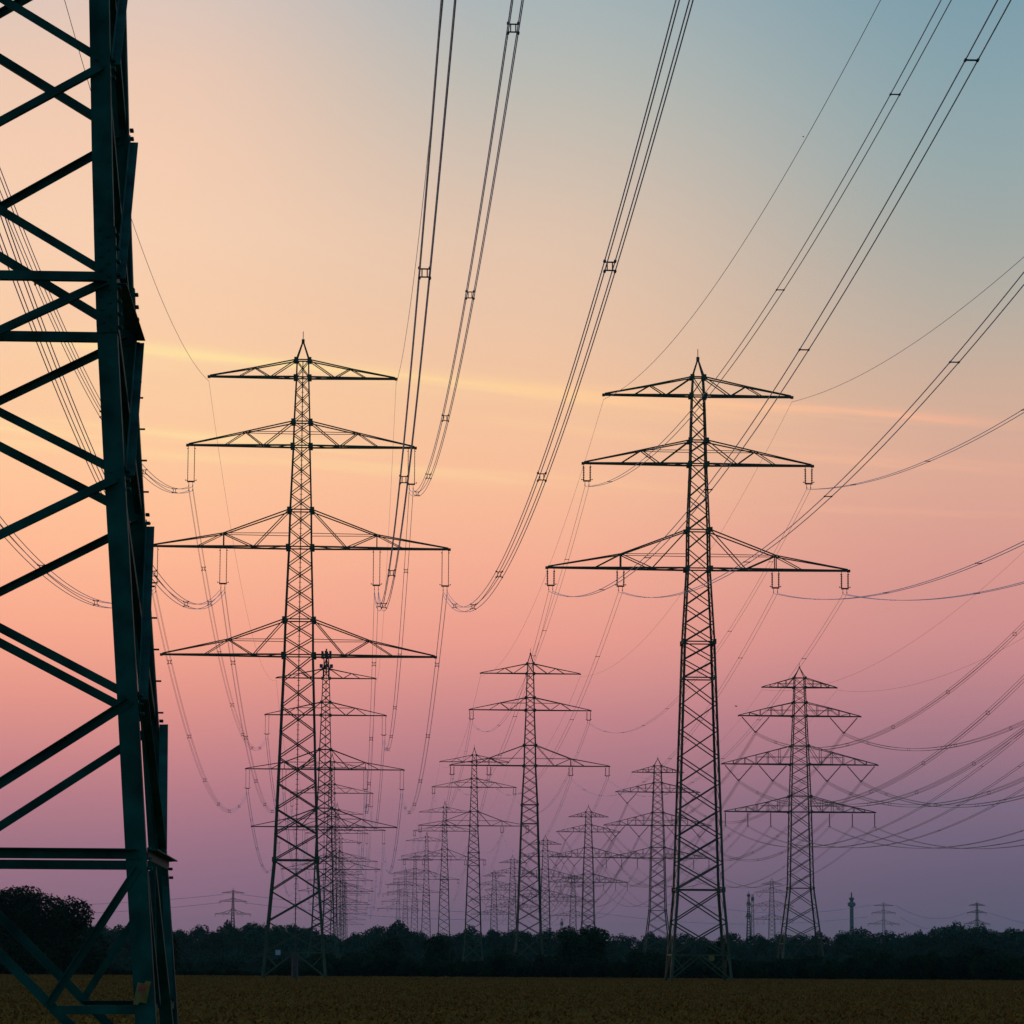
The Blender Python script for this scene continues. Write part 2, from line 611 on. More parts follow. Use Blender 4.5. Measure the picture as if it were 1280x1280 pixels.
        for z0, z1 in zip(lv, lv[1:]):
            if z0 > 29.9:
                m.bar(P(-1, z0, 0, 0), P(1, z1, 0, 0), 0.09, 0.02, up=out)
                m.bar(P(1, z0, -.03, 0), P(-1, z1, -.03, 0), 0.09, 0.02, up=out)
        for z in upper:
            m.bar(P(-1, z, -.05, 0), P(1, z, -.05, 0), 0.12)
        m.build("upper_bracing", M_PAINT, root)
        # horizontal beams
        member("horizontal_beam", P(-1, z_342, .006), P(1, z_342, .006), 0.13, True)
        member("horizontal_beam", P(-1, z_ring, .006), P(1, z_ring, .006), 0.125, True, -1)
        for sx in (-1, 1):
            member("diagonal_brace", P(sx, z_875 - .03, .005), P(sx * .03, z_ring + .1, .005), 0.115, True, sx)
            member("foot_brace", P(sx * .04, z_ring - .1, -.03), P(sx, 0.25, -.03), 0.115, False, sx)
            zl = zof(1262)
            t = (z_ring - zl) / (z_ring - 0.25)
            member("foot_brace", P(sx, z_ring - .16, .006), P(sx * t, zl + .06, .006), 0.095, face != 1, sx)
            member("foot_brace", P(sx, zl, -.03), P(sx * t, zl, -.03), 0.1, False, sx)
    for a in sp.arms:
        for sx in (-1, 1):
            o = make_arm(sp, a, sx).build("crossarm", M_PAINT, root)
            for kind, x in a['hang']:
                i = link("insulator", insulator_mesh(kind), o)
                i.location = (sx * x + 0.24, 0, a['zb'] - 0.12)
    make_peak(sp).build("peak", M_PAINT, root)
    # concrete feet
    for sx in (-1, 1):
        for sy in (-1, 1):
            f = MB()
            f.tube([(sx * (hw(0) - .1), sy * (hw(0) - .1), -0.3), (sx * (hw(0) - .1), sy * (hw(0) - .1), 0.3)], [0.5, 0.42], 16)
            f.build("concrete_foot", M_CONC, root)
    # yellow warning plate bent round the front leg
    zs = zof(1240)
    c = Vector((hw(zs) - 0.14, -hw(zs) - 0.03, zs))
    s = MB()
    tilt = Matrix.Rotation(math.radians(11), 3, 'Y')
    W, H = 0.155, 0.25
    n = 8
    for i in range(n):
        x0, x1 = lerp(-W / 2, W / 2, i / n), lerp(-W / 2, W / 2, (i + 1) / n)
        cv = lambda x: -0.05 + 0.05 * (abs(x) / (W / 2)) ** 2 * .6
        k = len(s.v)
        for x in (x0, x1):
            for z in (-H / 2 - (0.03 if x < 0 else -.01), H / 2 + (0.02 if x > 0 else -.02)):
                for y in (0, 0.006):
                    s.v.append(c + tilt @ Vector((x, cv(x) + y, z)))
        s.f += [(k, k + 4, k + 6, k + 2), (k + 1, k + 3, k + 7, k + 5), (k + 2, k + 6, k + 7, k + 3), (k, k + 1, k + 5, k + 4)]
    plate = s.build("warning_sign", M_YELLOW, root)
    plate["label"] = "yellow warning plate with a red lightning flash, bent round the leg"
    r = MB()
    for pts in ([(-.045, .075), (-.01, .1), (-.015, .04), (-.045, .03)], [(.005, .09), (.045, .1), (.03, .03), (.005, .03)],
                [(.012, .03), (.032, .03), (.016, -.07), (.006, -.04)], [(-.05, .03), (.03, .045), (.03, .03), (-.05, .012)]):
        k = len(r.v)
        for y in (-0.066, -0.058):
            for x, z in pts:
                r.v.append(c + tilt @ Vector((x, y + .01, z)))
        r.f += [(k, k + 1, k + 2, k + 3), (k + 7, k + 6, k + 5, k + 4)]
        for i in range(4):
            j = (i + 1) % 4
            r.f.append((k + i, k + 4 + i, k + 4 + j, k + j))
    r.build("lightning_flash", M_RED, plate)
    return base, sp


BASE_N, SP_N = near_pylon()

# ------------------------------------------------------------------ the pylon rows
D_L, D_R, D_C, SPAN = 347.0, 343.0, 683.0, 313.0
base_of = lambda px, D: at(px, 1205, D)


def row_px(px0, d0, D):
    return 437 + (px0 - 437) * d0 / D


TL = make_pylon(SP_L, "transmission_pylon", "x")
BL = [base_of(368, D_L)]
place(TL, BL[0], "tall dark pylon with four crossarms standing at the field edge, left of centre", dup=False)
s = MB(); s.box((-1.6, -3.0, 2.6), 0.5, 0.05, 0.5); s.build("number_plate", M_PLATE, TL)
s = MB(); s.tube([(0, 3.05, 0), (0, 3.0, 2.6)], 0.35, 10); s.build("ladder_guard", M_POST, TL)

TL2 = make_pylon(SP_L2, "transmission_pylon", "x")
far_group_l = "hazy pylons at the far end of the left row"
lab_l = ["four-armed pylon topped with antennas, right behind the tall left pylon",
         "four-armed pylon half hidden behind the antenna-topped pylon, its arms showing on the right",
         "faint four-armed pylon, fourth back in the left row, low above the trees"]
for i in range(1, 8):
    D = D_L + SPAN * i
    px = [None, 403, 412, 419, 424, 427, 429, 431][i]
    b = base_of(px, D)
    BL.append(b)
    lb = lab_l[i - 1] if i <= 3 else "tiny hazy pylon above the wood at the far end of the left row"
    o = place(TL2, b, lb, far_group_l if i > 3 else None, dup=i > 1)
# antennas on the second pylon of the left row (they are clamped to its peak)
ANT_ROOT = TL2
am = MB()
am.tube([(0, 0, 56.5), (0, 0, 61.2)], 0.14, 8)
for k in range(6):
    t = k * 1.047 + .3
    am.bar((0, 0, 60.2), (1.0 * math.cos(t), 1.0 * math.sin(t), 60.2), 0.08)
    am.box((0.9 * math.cos(t), 0.9 * math.sin(t), 60.0), 0.26, 0.26, 1.5)
for k in range(4):
    t = k * 1.57 + .2
    am.bar((0, 0, 57.9), (1.0 * math.cos(t), 1.0 * math.sin(t), 57.9), 0.08)
    am.tube([(1.0 * math.cos(t), 1.0 * math.sin(t), 57.5), (1.0 * math.cos(t), 1.0 * math.sin(t), 58.2)], 0.32, 10)
for sx in (-.45, .45):
    am.bar((sx, 0, 55.5), (sx, 0, 59.5), 0.2)
am.build("antenna_head", M_ANT, TL2)

TR = make_pylon(SP_R, "transmission_pylon", "x")
BR = [base_of(873, D_R)]
place(TR, BR[0], "tall three-armed pylon with short twin insulators, right of centre", dup=False)
s = MB(); s.tube([(1.0, -2.95, 2.3), (1.0, -2.99, 2.3)], 0.3, 16); s.build("number_plate", M_YELLOW, TR)
TM = make_pylon(SP_M, "transmission_pylon", "x")
far_group_r = "hazy pylons at the far end of the middle row"
lab_r = ["three-armed pylon standing in the gap between the two tall pylons",
         "three-armed pylon overlapped by the left arms of the pylon in the central gap",
         "small three-armed pylon just left of the overlapped one, above the trees"]
for i in range(1, 8):
    D = D_R + SPAN * i
    px = [None, 661, 591, 554.5, 532, 517.5, 506, 497][i]
    if i == 2: D = 953
    b = base_of(px, D)
    BR.append(b)
    lb = lab_r[i - 1] if i <= 3 else "tiny hazy three-armed pylon clustered left of the middle row"
    place(TM, b, lb, far_group_r if i > 3 else None, dup=i > 1)

TC = make_pylon(SP_C, "transmission_pylon", "x")
far_group_c = "hazy pylons at the far end of the right row"
BC = []
lab_c = ["large pylon with V-shaped insulators standing right of the tall three-armed pylon",
         "pylon with V-shaped insulators partly behind the tall three-armed pylon's body",
         "smaller pylon with V-shaped insulators above the round tree"]
for i in range(0, 6):
    D = D_C + 314 * i
    px = [1001, 822, 735, 681, 640, 617][i]
    b = base_of(px, D)
    BC.append(b)
    lb = lab_c[i] if i < 3 else "faint hazy pylon with V-shaped insulators among the distant cables"
    place(TC, b, lb, far_group_c if i > 2 else None, dup=i > 0)
BC_PREV = Vector((BC[0].x + LINE * 314, BC[0].y - 314, 0))
BR_PREV = Vector((BR[0].x + LINE * 314, BR[0].y - 314, 0))

# far solitary pylons: heavy angle pylons with stouter members
TH = make_pylon(Spec(prof_R, arms_R, 62.4, 63.4, 9.0, 2.6, dz=2.3, ladder=False, thick=2.3), "transmission_pylon", "x")
used_th = []
for root, px, D, rz, lb in (
        (TH, 290, 2900, 0.25, "small distant pylon alone above the trees left of the tall left pylon"),
        (TC, 965, 2440, YAW, "distant hazy pylon just left of the large V-insulator pylon"),
        (TH, 1105, 3350, -0.1, "distant pylon with three arms right of the slim telecom tower"),
        (TH, 1222, 3300, 0.5, "distant pylon above the trees near the right edge"),
        (TH, 936, 2900, 1.35, "thin distant pylon seen almost edge-on left of the large V-insulator pylon"),
        (TC, 716, 2300, YAW, "faint distant pylon beside the round tree's pylon, low on the horizon")):
    o = place(root, base_of(px, D), lb, dup=not (root is TH and not used_th))
    if root is TH: used_th.append(1)
    o.rotation_euler.z = rz


# ------------------------------------------------------------------ cables
def sag_curve(a, b, sag, n):
    return [a.lerp(b, i / n) - Vector((0, 0, 4 * sag * (i / n) * (1 - i / n))) for i in range(n + 1)]


OFF = {4: [(-.2, .2), (.2, .2), (-.2, -.2), (.2, -.2)], 2: [(-.2, 0), (.2, 0)], 1: [(0, 0)]}


def cable(name, a, b, sag, strands, label, group=None, r=0.016, detail=True, spacing=None, first=None, seg=56, mat=None):
    spacing = spacing or (41.0 if strands == 2 else 47.0)
    first = first or (31.0 if strands == 2 else 32.0)
    if strands == 1 or not detail:
        m = MB()
        for ox, oz in OFF[strands]:
            off = LR * ox + Vector((0, 0, oz))
            m.tube([p - a + off for p in sag_curve(a, b, sag, seg)], r, 4 if not detail else 6)
        if strands > 1:
            L = (b - a).length
            d = first
            while d < L - 5:
                f = d / L
                p = a.lerp(b, f) - Vector((0, 0, 4 * sag * f * (1 - f))) - a
                o4 = OFF[strands]
                for (x0, z0), (x1, z1) in ([(o4[0], o4[1]), (o4[2], o4[3])] if strands == 4 else [(o4[0], o4[1])]):
                    m.bar(p + LR * x0 + Vector((0, 0, z0)), p + LR * x1 + Vector((0, 0, z1)), 0.05)
                if strands == 4:
                    for ox in (-.2, .2):
                        m.bar(p + LR * ox - Vector((0, 0, .2)), p + LR * ox + Vector((0, 0, .2)), 0.05)
                d += spacing
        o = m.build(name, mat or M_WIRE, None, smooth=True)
        o.location = a
        return tag(o, label, "power cable" if strands > 1 else "earth wire", group)
    root = thing(name, a, label, "power cable", group)
    for ox, oz in OFF[strands]:
        off = LR * ox + Vector((0, 0, oz))
        m = MB()
        m.tube([p - a + off for p in sag_curve(a, b, sag, seg)], r, 6)
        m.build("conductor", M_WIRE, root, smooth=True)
    L = (b - a).length
    d = first
    while d < L - 3:
        f = d / L
        tang = ((b - a) - Vector((0, 0, 4 * sag * (1 - 2 * f)))).normalized()
        p = a.lerp(b, f) - Vector((0, 0, 4 * sag * f * (1 - f))) - a
        nrm = LR.cross(tang).normalized()
        Q = lambda x, z: p + LR * x + nrm * z
        m = MB()
        if strands == 4:
            for s1 in (-1, 1):
                m.bar(Q(-.24, s1 * .16), Q(.24, s1 * .16), 0.05)
                m.bar(Q(s1 * .10, -.16), Q(s1 * .10, .16), 0.045)
                for s2 in (-1, 1):
                    m.tube([Q(s1 * .2, s2 * .2) - tang * .09, Q(s1 * .2, s2 * .2) + tang * .09], 0.055, 8)
                    m.bar(Q(s1 * .2, s2 * .16), Q(s1 * .2, s2 * .24), 0.045)
        else:
            m.bar(Q(-.2, 0), Q(.2, 0), 0.05)
            for s1 in (-1, 1):
                m.tube([Q(s1 * .2, 0) - tang * .1, Q(s1 * .2, 0) + tang * .1], 0.045, 8)
        m.build("spacer", M_SPACER, root)
        d += spacing * (0.96 + 0.08 * random.random())
    return root


side_word = lambda x: "left" if x < 0 else "right"


def pos_word(ai, x, n):
    if ai == 0: return f"top-arm {side_word(x)} tip"
    if n == 1: return f"second-arm {side_word(x)} insulator"
    return f"{ {0: 'outer', 1: 'inner'}[0 if abs(x) > 10 else 1]} {side_word(x)} insulator"


def hangs(sp):
    out = []
    for ai, a in enumerate(sp.arms):
        if not a['hang'] and ai == 0:
            out += [(0, -a['span'], 1), (0, a['span'], 1)]
        for k, x in a['hang']:
            out += [(ai, -x, len(a['hang'])), (ai, x, len(a['hang']))]
    return out


def span(bA, spA, bB, spB, owner, tail, strands, sag, esag, detail, group=None, same=None, r=0.016, shift=0.0):
    for ai, x, n in hangs(spA):
        a, b = attach(bA, spA, ai, x), attach(bB, spB, ai, x)
        earth = ai == 0
        if not earth:
            b += LR * shift
        st = 1 if earth else (strands(ai) if callable(strands) else strands)
        what = {1: "thin earth wire", 2: "two-strand cable", 4: "four-strand cable"}[st]
        lb = same or f"{what} from the {pos_word(ai, x, n)} of the {owner}, {tail}"
        cable("earth_wire" if earth else "power_cable", a, b, esag if earth else (sag(ai) if callable(sag) else sag), st, lb, group, r=r * (0.8 if earth else 1), detail=detail,
              seg=72 if detail else 28)


span(BL[0], SP_L, BASE_N, SP_N, "tall left pylon", "rising overhead", 4, 11.5, 9.4, True, r=0.024, shift=0.24)
span(BL[0], SP_L, BL[1], SP_L2, "tall left pylon", "sagging behind it", 4, 11.0, 8.5, True)
span(BL[1], SP_L2, BL[2], SP_L2, "antenna-topped pylon", "sagging beyond it", 4, 11.0, 8.5, False, r=0.02)
for i in range(2, 5):
    span(BL[i], SP_L2, BL[i + 1], SP_L2, "", "", 4, 11.0, 8.5, False, "distant cables of the left row",
         "faint distant cable strung between the far pylons of the left row")

span(BR[0], SP_R, BR_PREV, SP_R, "tall three-armed pylon", "rising overhead", 2, 10.7, 10.3, True, r=0.026, shift=-0.45)
span(BR[0], SP_R, BR[1], SP_M, "tall three-armed pylon", "sagging behind it", 2, 10.0, 7.0, True, r=0.018)
span(BR[1], SP_M, BR[2], SP_M, "central-gap pylon", "sagging beyond it", 2, 10.0, 7.0, False, r=0.024)
for i in range(2, 5):
    span(BR[i], SP_M, BR[i + 1], SP_M, "", "", 2, 10.0, 7.0, False, "distant cables of the middle row",
         "faint distant cable strung between the far pylons of the middle row", r=0.018)


def c_label(ai, x, tail, owner):
    sd = side_word(x)
    if ai == 0: return f"thin earth wire from the top-arm {sd} tip of the {owner}, {tail}"
    if ai == 1: return f"four-strand cable below the upper {sd} V insulator of the {owner}, {tail}"
    if ai == 2: return f"four-strand cable below the {'outer' if abs(x) > 10 else 'inner'} {sd} middle-arm V of the {owner}, {tail}"
    return f"cable under the {'outermost' if abs(x) > 13 else 'innermost' if abs(x) < 7 else 'middle'} {sd} lower-arm insulator of the {owner}, {tail}"


for (bA, bB, owner, tail, grp, same, sg) in (
        (BC[0], BC_PREV, "large V-insulator pylon", "curving rightward", None, None, 1),
        (BC[0], BC[1], "large V-insulator pylon", "sagging beyond", None, None, 1),
        (BC[1], BC[2], "half-hidden V-insulator pylon", "sagging beyond", None, None, 1),
        (BC[2], BC[3], "", "", "distant cables of the right row", "faint distant cable strung between the far pylons of the right row", 1),
        (BC[3], BC[4], "", "", "distant cables of the right row", "faint distant cable strung between the far pylons of the right row", 1)):
    for ai, x, n in hangs(SP_C):
        a, b = attach(bA, SP_C, ai, x), attach(bB, SP_C, ai, x)
        st = {0: 1, 1: 4, 2: 4, 3: 2}[ai]
        cable("earth_wire" if ai == 0 else "power_cable", a, b, {0: 7.5, 1: 10.5, 2: 10.5, 3: 8.5}[ai], st, same or c_label(ai, x, tail, owner), grp,
              r=0.030 if ai else 0.016, detail=False, seg=48, mat=M_WIRE_DARK)

# cables of the far lines that cross the horizon
def far_line(p0, p1, sag, lb, grp):
    m = MB()
    m.tube([p - p0 for p in sag_curve(p0, p1, sag, 30)], 0.14, 4)
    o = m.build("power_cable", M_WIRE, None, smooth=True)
    o.location = p0
    tag(o, lb, "power cable", grp)


for (xa, ya, xb, yb) in ((-60, 1131, 279, 1118), (-60, 1143, 277, 1128), (301, 1118, 640, 1140), (303, 1128, 640, 1150)):
    far_line(at(xa, ya, 2900), at(xb, yb, 2900), 4, "distant cable strung to the small pylon left of the tall left pylon", "far cables at the left horizon")
for (xa, ya, xb, yb) in ((1119, 1131, 1207, 1141), (1125, 1146, 1203, 1153), (1237, 1141, 1420, 1160), (860, 1128, 1090, 1131), (740, 1140, 1085, 1146)):
    far_line(at(xa, ya, 3320), at(xb, yb, 3320), 9, "distant cable strung between the small pylons near the right edge", "far cables at the right horizon")

# ------------------------------------------------------------------ telecom tower, greenhouse, bird
tb = base_of(1065, 3600)
m = MB()
tw = thing("telecom_tower", (tb.x, tb.y, 0), "slim distant telecom tower with a round platform near its top", "tower")
m.tube([(0, 0, 0), (0, 0, 30), (0, 0, 68)], [2.7, 2.2, 1.8], 14)
m.build("shaft", M_CONC, tw)
m = MB()
m.tube([(0, 0, 59), (0, 0, 60), (0, 0, 63), (0, 0, 64)], [2.0, 4.1, 4.1, 2.0], 16)
m.tube([(0, 0, 66), (0, 0, 67), (0, 0, 68.5)], [1.9, 2.7, 2.7], 16)
m.build("platform", M_CONC, tw)
m = MB()
m.tube([(0, 0, 68), (0, 0, 74)], [0.9, 0.5], 8)
m.build("mast", M_CONC, tw)

for px, top, D, lb in ((941, 1117, 2900, "thin distant mast rising beside the edge-on pylon"), (702, 1103 + 45, 3000, "short thin mast on the horizon right of the central pylons")):
    b = base_of(px, D)
    z = at(px, top, D).z
    m = MB()
    mt = thing("mast", (b.x, b.y, 0), lb, "mast")
    wd = lambda t: lerp(1.5, 0.6, t)
    for i in range(14):
        t0, t1 = i / 14, (i + 1) / 14
        c0 = [Vector((sx * wd(t0), sy * wd(t0), z * t0)) for sx, sy in ((-1, -1), (1, -1), (1, 1), (-1, 1))]
        c1 = [Vector((sx * wd(t1), sy * wd(t1), z * t1)) for sx, sy in ((-1, -1), (1, -1), (1, 1), (-1, 1))]
        for k in range(4):
            m.bar(c0[k], c1[k], 0.3)
            m.bar(c0[k], c1[(k + 1) % 4], 0.2)
    m.build("lattice_mast_body", M_STEEL, mt)
    m = MB()
    m.tube([(0, 0, z - 6), (0, 0, z - 3)], [1.3, 1.3], 8)
    m.build("antenna_head", M_CONC, mt)

gb = base_of(765, 1180)
gh = thing("greenhouse", (gb.x, gb.y, 0), "pale flat roof of a greenhouse just above the trees by the round tree", "greenhouse")
m = MB(); m.box((0, 0, 4.3), 13, 8, 8.6); m.build("wall", M_CONC, gh)
m = MB()
for sx in (-1, 1):
    k = len(m.v)
    for y in (-4.4, 4.4):
        for z in (0, 0.2):
            m.v += [Vector((sx * 7, y, 8.65 + z)), Vector((0, y, 10.2 + z))]
    m.f += [(k, k + 1, k + 5, k + 4), (k + 2, k + 6, k + 7, k + 3), (k, k + 4, k + 6, k + 2), (k, k + 2, k + 3, k + 1), (k + 4, k + 5, k + 7, k + 6)]
m.build("roof", M_ROOF, gh)

for px, py, D, wsp, lb in ((920, 883, 600, 0.45, "small dark bird gliding between the two right pylons"), (1004, 171, 700, 0.3, "tiny bird high in the blue part of the sky")):
    c = at(px, py, D)
    m = MB()
    m.tube([(-.28, 0, 0), (-.12, 0, .02), (.12, 0, .02), (.26, 0, .01), (.3, 0, 0)], [.01, .07, .08, .05, .01], 8)
    for sy in (-1, 1):
        k = len(m.v)
        for x, y, z in ((.1, .05, .04), (-.1, .05, .04), (-.08, wsp * .55, .16), (.1, wsp * .5, .17), (-.02, wsp, .1)):
            m.v += [Vector((x, sy * y, z)), Vector((x, sy * y, z - .015))]
        for q in ((0, 2, 4, 6), (6, 4, 8)):
            m.f.append(tuple(k + i for i in q)); m.f.append(tuple(k + i + 1 for i in reversed(q)))
    o = m.build("bird", M_BIRD)
    o.location = c
    o.rotation_euler = (0.15, 0, 0.9)
    tag(o, lb, "bird")

# ------------------------------------------------------------------ trees
def leaf_cloud(lobes, n, size, rng, flat=0.7):
    m = MB()
    wts = [l[3] * l[4] * l[5] for l in lobes]
    for _ in range(n):
        cx, cy, cz, rx, ry, rz = rng.choices(lobes, wts)[0]
        while True:
            v = Vector((rng.uniform(-1, 1), rng.uniform(-1, 1), rng.uniform(-1, 1)))
            if 0.05 < v.length < 1:
                break
        v = v.normalized() * (v.length ** 0.45) * rng.uniform(0.92, 1.06)
        p = Vector((cx + v.x * rx, cy + v.y * ry, cz + v.z * rz))
        nrm = (v + Vector((rng.gauss(0, .6), rng.gauss(0, .6), rng.gauss(0, .6) + .2))).normalized()
        a = nrm.orthogonal().normalized()
        a = Matrix.Rotation(rng.uniform(0, 6.28), 3, nrm) @ a
        b = nrm.cross(a)
        s1, s2 = size * rng.uniform(.6, 1.4), size * rng.uniform(.4, .9)
        k = len(m.v)
        m.v += [p - a * s1, p + b * s2 - a * s1 * .1, p + a * s1, p - b * s2 + a * s1 * .15]
        m.f.append((k, k + 1, k + 2, k + 3))
    return m


def make_tree(name, H, W, seed, n, size, leafmat, label, low=0.16):
    rng = random.Random(seed)
    root = thing(name, (0, 0, 0), label, "tree")
    t = MB()
    t.tube([(0, 0, -.2), (rng.uniform(-.1, .1), 0, H * .3), (rng.uniform(-.2, .2), rng.uniform(-.2, .2), H * .62), (0, 0, H * .85)], [H * .032, H * .024, H * .014, H * .005], 8)
    for k in range(6):
        ang = k * 1.1 + rng.random()
        z0 = H * rng.uniform(.25, .5)
        e = Vector((math.cos(ang) * W * .36, math.sin(ang) * W * .36, z0 + H * .22))
        t.tube([(0, 0, z0), tuple(e * .5 + Vector((0, 0, z0 * .45))), tuple(e)], [H * .013, H * .009, H * .003], 6)
    t.build("trunk", M_BARK, root)
    lobes = [(0, 0, H * .56, W * .36, W * .36, H * .36)]
    for k in range(13):
        ang = rng.uniform(0, 6.28)
        zz = rng.uniform(low + .12, .86)
        rad = W * .5 * math.sqrt(max(0.05, 1 - ((zz - .5) / .5) ** 2)) * rng.uniform(.55, .85)
        lr = W * rng.uniform(.12, .22)
        lobes.append((math.cos(ang) * rad, math.sin(ang) * rad, H * zz, lr, lr, lr * rng.uniform(.7, 1.0)))
    lobes += [(0, 0, H * .3, W * .38, W * .38, H * .26)]
    lobes.append((rng.uniform(-.1, .1) * W, 0, H * .88, W * .16, W * .16, H * .115))
    leaf_cloud(lobes, n, size, rng).build("crown", leafmat, root)
    return root


def make_bush(H, W, seed, n, size, mat=M_LEAF):
    rng = random.Random(seed)
    lobes = [(0, 0, H * .42, W * .42, W * .42, H * .45)]
    for k in range(8):
        ang = rng.uniform(0, 6.28)
        r = W * rng.uniform(.2, .38)
        lr = W * rng.uniform(.12, .2)
        lobes.append((math.cos(ang) * r, math.sin(ang) * r, H * rng.uniform(.3, .75), lr, lr, lr))
    return leaf_cloud(lobes, n, size, rng).build("bush", mat)


def interp(tab, x):
    for (x0, y0), (x1, y1) in zip(tab, tab[1:]):
        if x <= x1:
            return lerp(y0, y1, (x - x0) / (x1 - x0))
    return tab[-1][1]


SKYLINE = [(-60, 1148), (110, 1150), (165, 1152), (215, 1158), (250, 1156), (285, 1150), (330, 1150), (380, 1156), (420, 1161), (450, 1160), (475, 1153), (505, 1151), (530, 1162),
           (560, 1162), (580, 1157), (615, 1158), (640, 1155), (665, 1159), (700, 1155), (722, 1160), (760, 1170), (790, 1163), (820, 1165), (860, 1163), (900, 1168), (940, 1166),
           (990, 1166), (1030, 1163), (1065, 1158), (1100, 1164), (1140, 1163), (1170, 1157), (1195, 1151), (1225, 1156), (1260, 1157), (1290, 1155), (1350, 1155)]
WOOD = "trees of the dark wood behind the field"
WOOD_LABEL = "dark leafy tree in the wood along the horizon behind the field"
rng = random.Random(11)
protos = [make_tree("wood_tree", 12.0, w, 100 + i, 3000, 0.36, M_LEAF_FAR, WOOD_LABEL, 0.05) for i, w in enumerate((9.5, 11.0, 8.5, 10.5, 12.0))]
first = [True] * 5
for row, (D, drop, step) in enumerate(((1035, 7, 31), (1075, 3, 27), (1130, 0, 30))):
    px = -40.0
    while px < 1330:
        i = rng.randrange(5)
        o = protos[i] if first[i] else copy_tree(protos[i])
        first[i] = False
        Dd = D + rng.uniform(-15, 15)
        b = at(px, 1205, Dd)
        top = interp(SKYLINE, px) + drop + rng.choice((0, 0, 1)) * rng.uniform(-4, 2) + rng.uniform(-1.5, 7.5)
        H = at(px, top, Dd).z
        o.location = (b.x, b.y, 0)
        k = H / 12.0
        w = rng.uniform(.7, 1.35)
        o.scale = (k * w, k * w * rng.uniform(.85, 1.15), k * 1.02)
        o.rotation_euler = (0, 0, rng.uniform(0, 6.28))
        tag(o, WOOD_LABEL, "tree", WOOD)
        px += step * rng.uniform(.7, 1.3)
# low shrubs that close the wood's foot
bp = [make_bush(4.0, 8.0, 300 + i, 1200, 0.3, M_LEAF_FAR) for i in range(3)]
firstb = [True] * 3
px = -40.0
while px < 1330:
    i = rng.randrange(3)
    o = bp[i] if firstb[i] else copy_tree(bp[i])
    firstb[i] = False
    b = at(px, 1205, 1012 + rng.uniform(-6, 8))
    o.location = (b.x, b.y, -0.1)
    k = rng.uniform(.8, 1.35)
    o.scale = (k, k, k * rng.uniform(.8, 1.3))
    o.rotation_euler = (0, 0, rng.uniform(0, 6.28))
    tag(o, "low dark shrub at the foot of the wood behind the field", "bush", "shrubs at the foot of the wood")
    px += 25 * rng.uniform(.7, 1.2)

# scattered shrubs added to darken the pale meadow between the field and the wood
px = 110.0
while px < 470:
    D = rng.uniform(560, 900)
    o = copy_tree(bp[rng.randrange(3)])
    b = at(px, 1205, D)
    o.location = (b.x, b.y, -0.1)
    k = rng.uniform(.3, .6)
    o.scale = (k * 1.5, k * 1.5, k)
    o.rotation_euler = (0, 0, rng.uniform(0, 6.28))
    tag(o, "low shrub added to darken the meadow between the field and the wood, left half", "bush", "shrubs added to darken the meadow before the wood")
    px += rng.uniform(7, 15)

# nearer trees
def solo(px, top, D, W, seed, n, size, label, mat=M_LEAF, low=0.05):
    b = at(px, 1210, D)
    H = at(px, top, D).z
    t = make_tree("tree", H, W, seed, n, size, mat, label, low)
    t.location = (b.x, b.y, 0)
    t.rotation_euler.z = seed
    return t


solo(46, 1107, 385, 12.2, 41, 22000, 0.18, "big dark bushy tree at the left edge beyond the field")
solo(-38, 1112, 392, 9.0, 47, 8000, 0.19, "broad dark tree cut off by the left edge of the photo")
solo(118, 1162, 397, 4.4, 43, 3000, 0.13, "smaller dark tree beside the big bushy one, behind the pylon's diagonal brace")
solo(212, 1160, 402, 3.0, 44, 2600, 0.12, "slim dark tree just right of the cropped pylon's legs")
solo(732, 1156, 455, 7.6, 45, 11000, 0.16, "round dark tree standing in front of the wood at centre right")
solo(897, 1172, 440, 3.8, 46, 3500, 0.13, "small dark tree behind the right foot of the tall three-armed pylon")
solo(545, 1166, 470, 4.6, 48, 3500, 0.14, "dark pointed tree in front of the wood below the small three-armed pylon")
solo(487, 1170, 480, 6.0, 49, 3500, 0.16, "low broad tree in front of the wood below the clustered pylons")

for px, top, W, seed in ((405, 1186, 5.0, 61), (462, 1184, 7.0, 62), (628, 1187, 5.5, 63), (690, 1190, 4.5, 64), (815, 1184, 6.0, 65), (1010, 1190, 5.0, 66), (1090, 1181, 6.5, 67), (1165, 1186, 5.5, 68), (1235, 1178, 7.0, 69)):
    b = at(px, 1210, 408 + seed % 7)
    H = at(px, top, 410).z
    o = make_bush(H, W, seed, 4200, 0.13)
    o.location = (b.x, b.y, -.05)
    tag(o, "tall rounded bush rising above the hedge at the field's far edge", "bush", "tall bushes rising above the hedge")

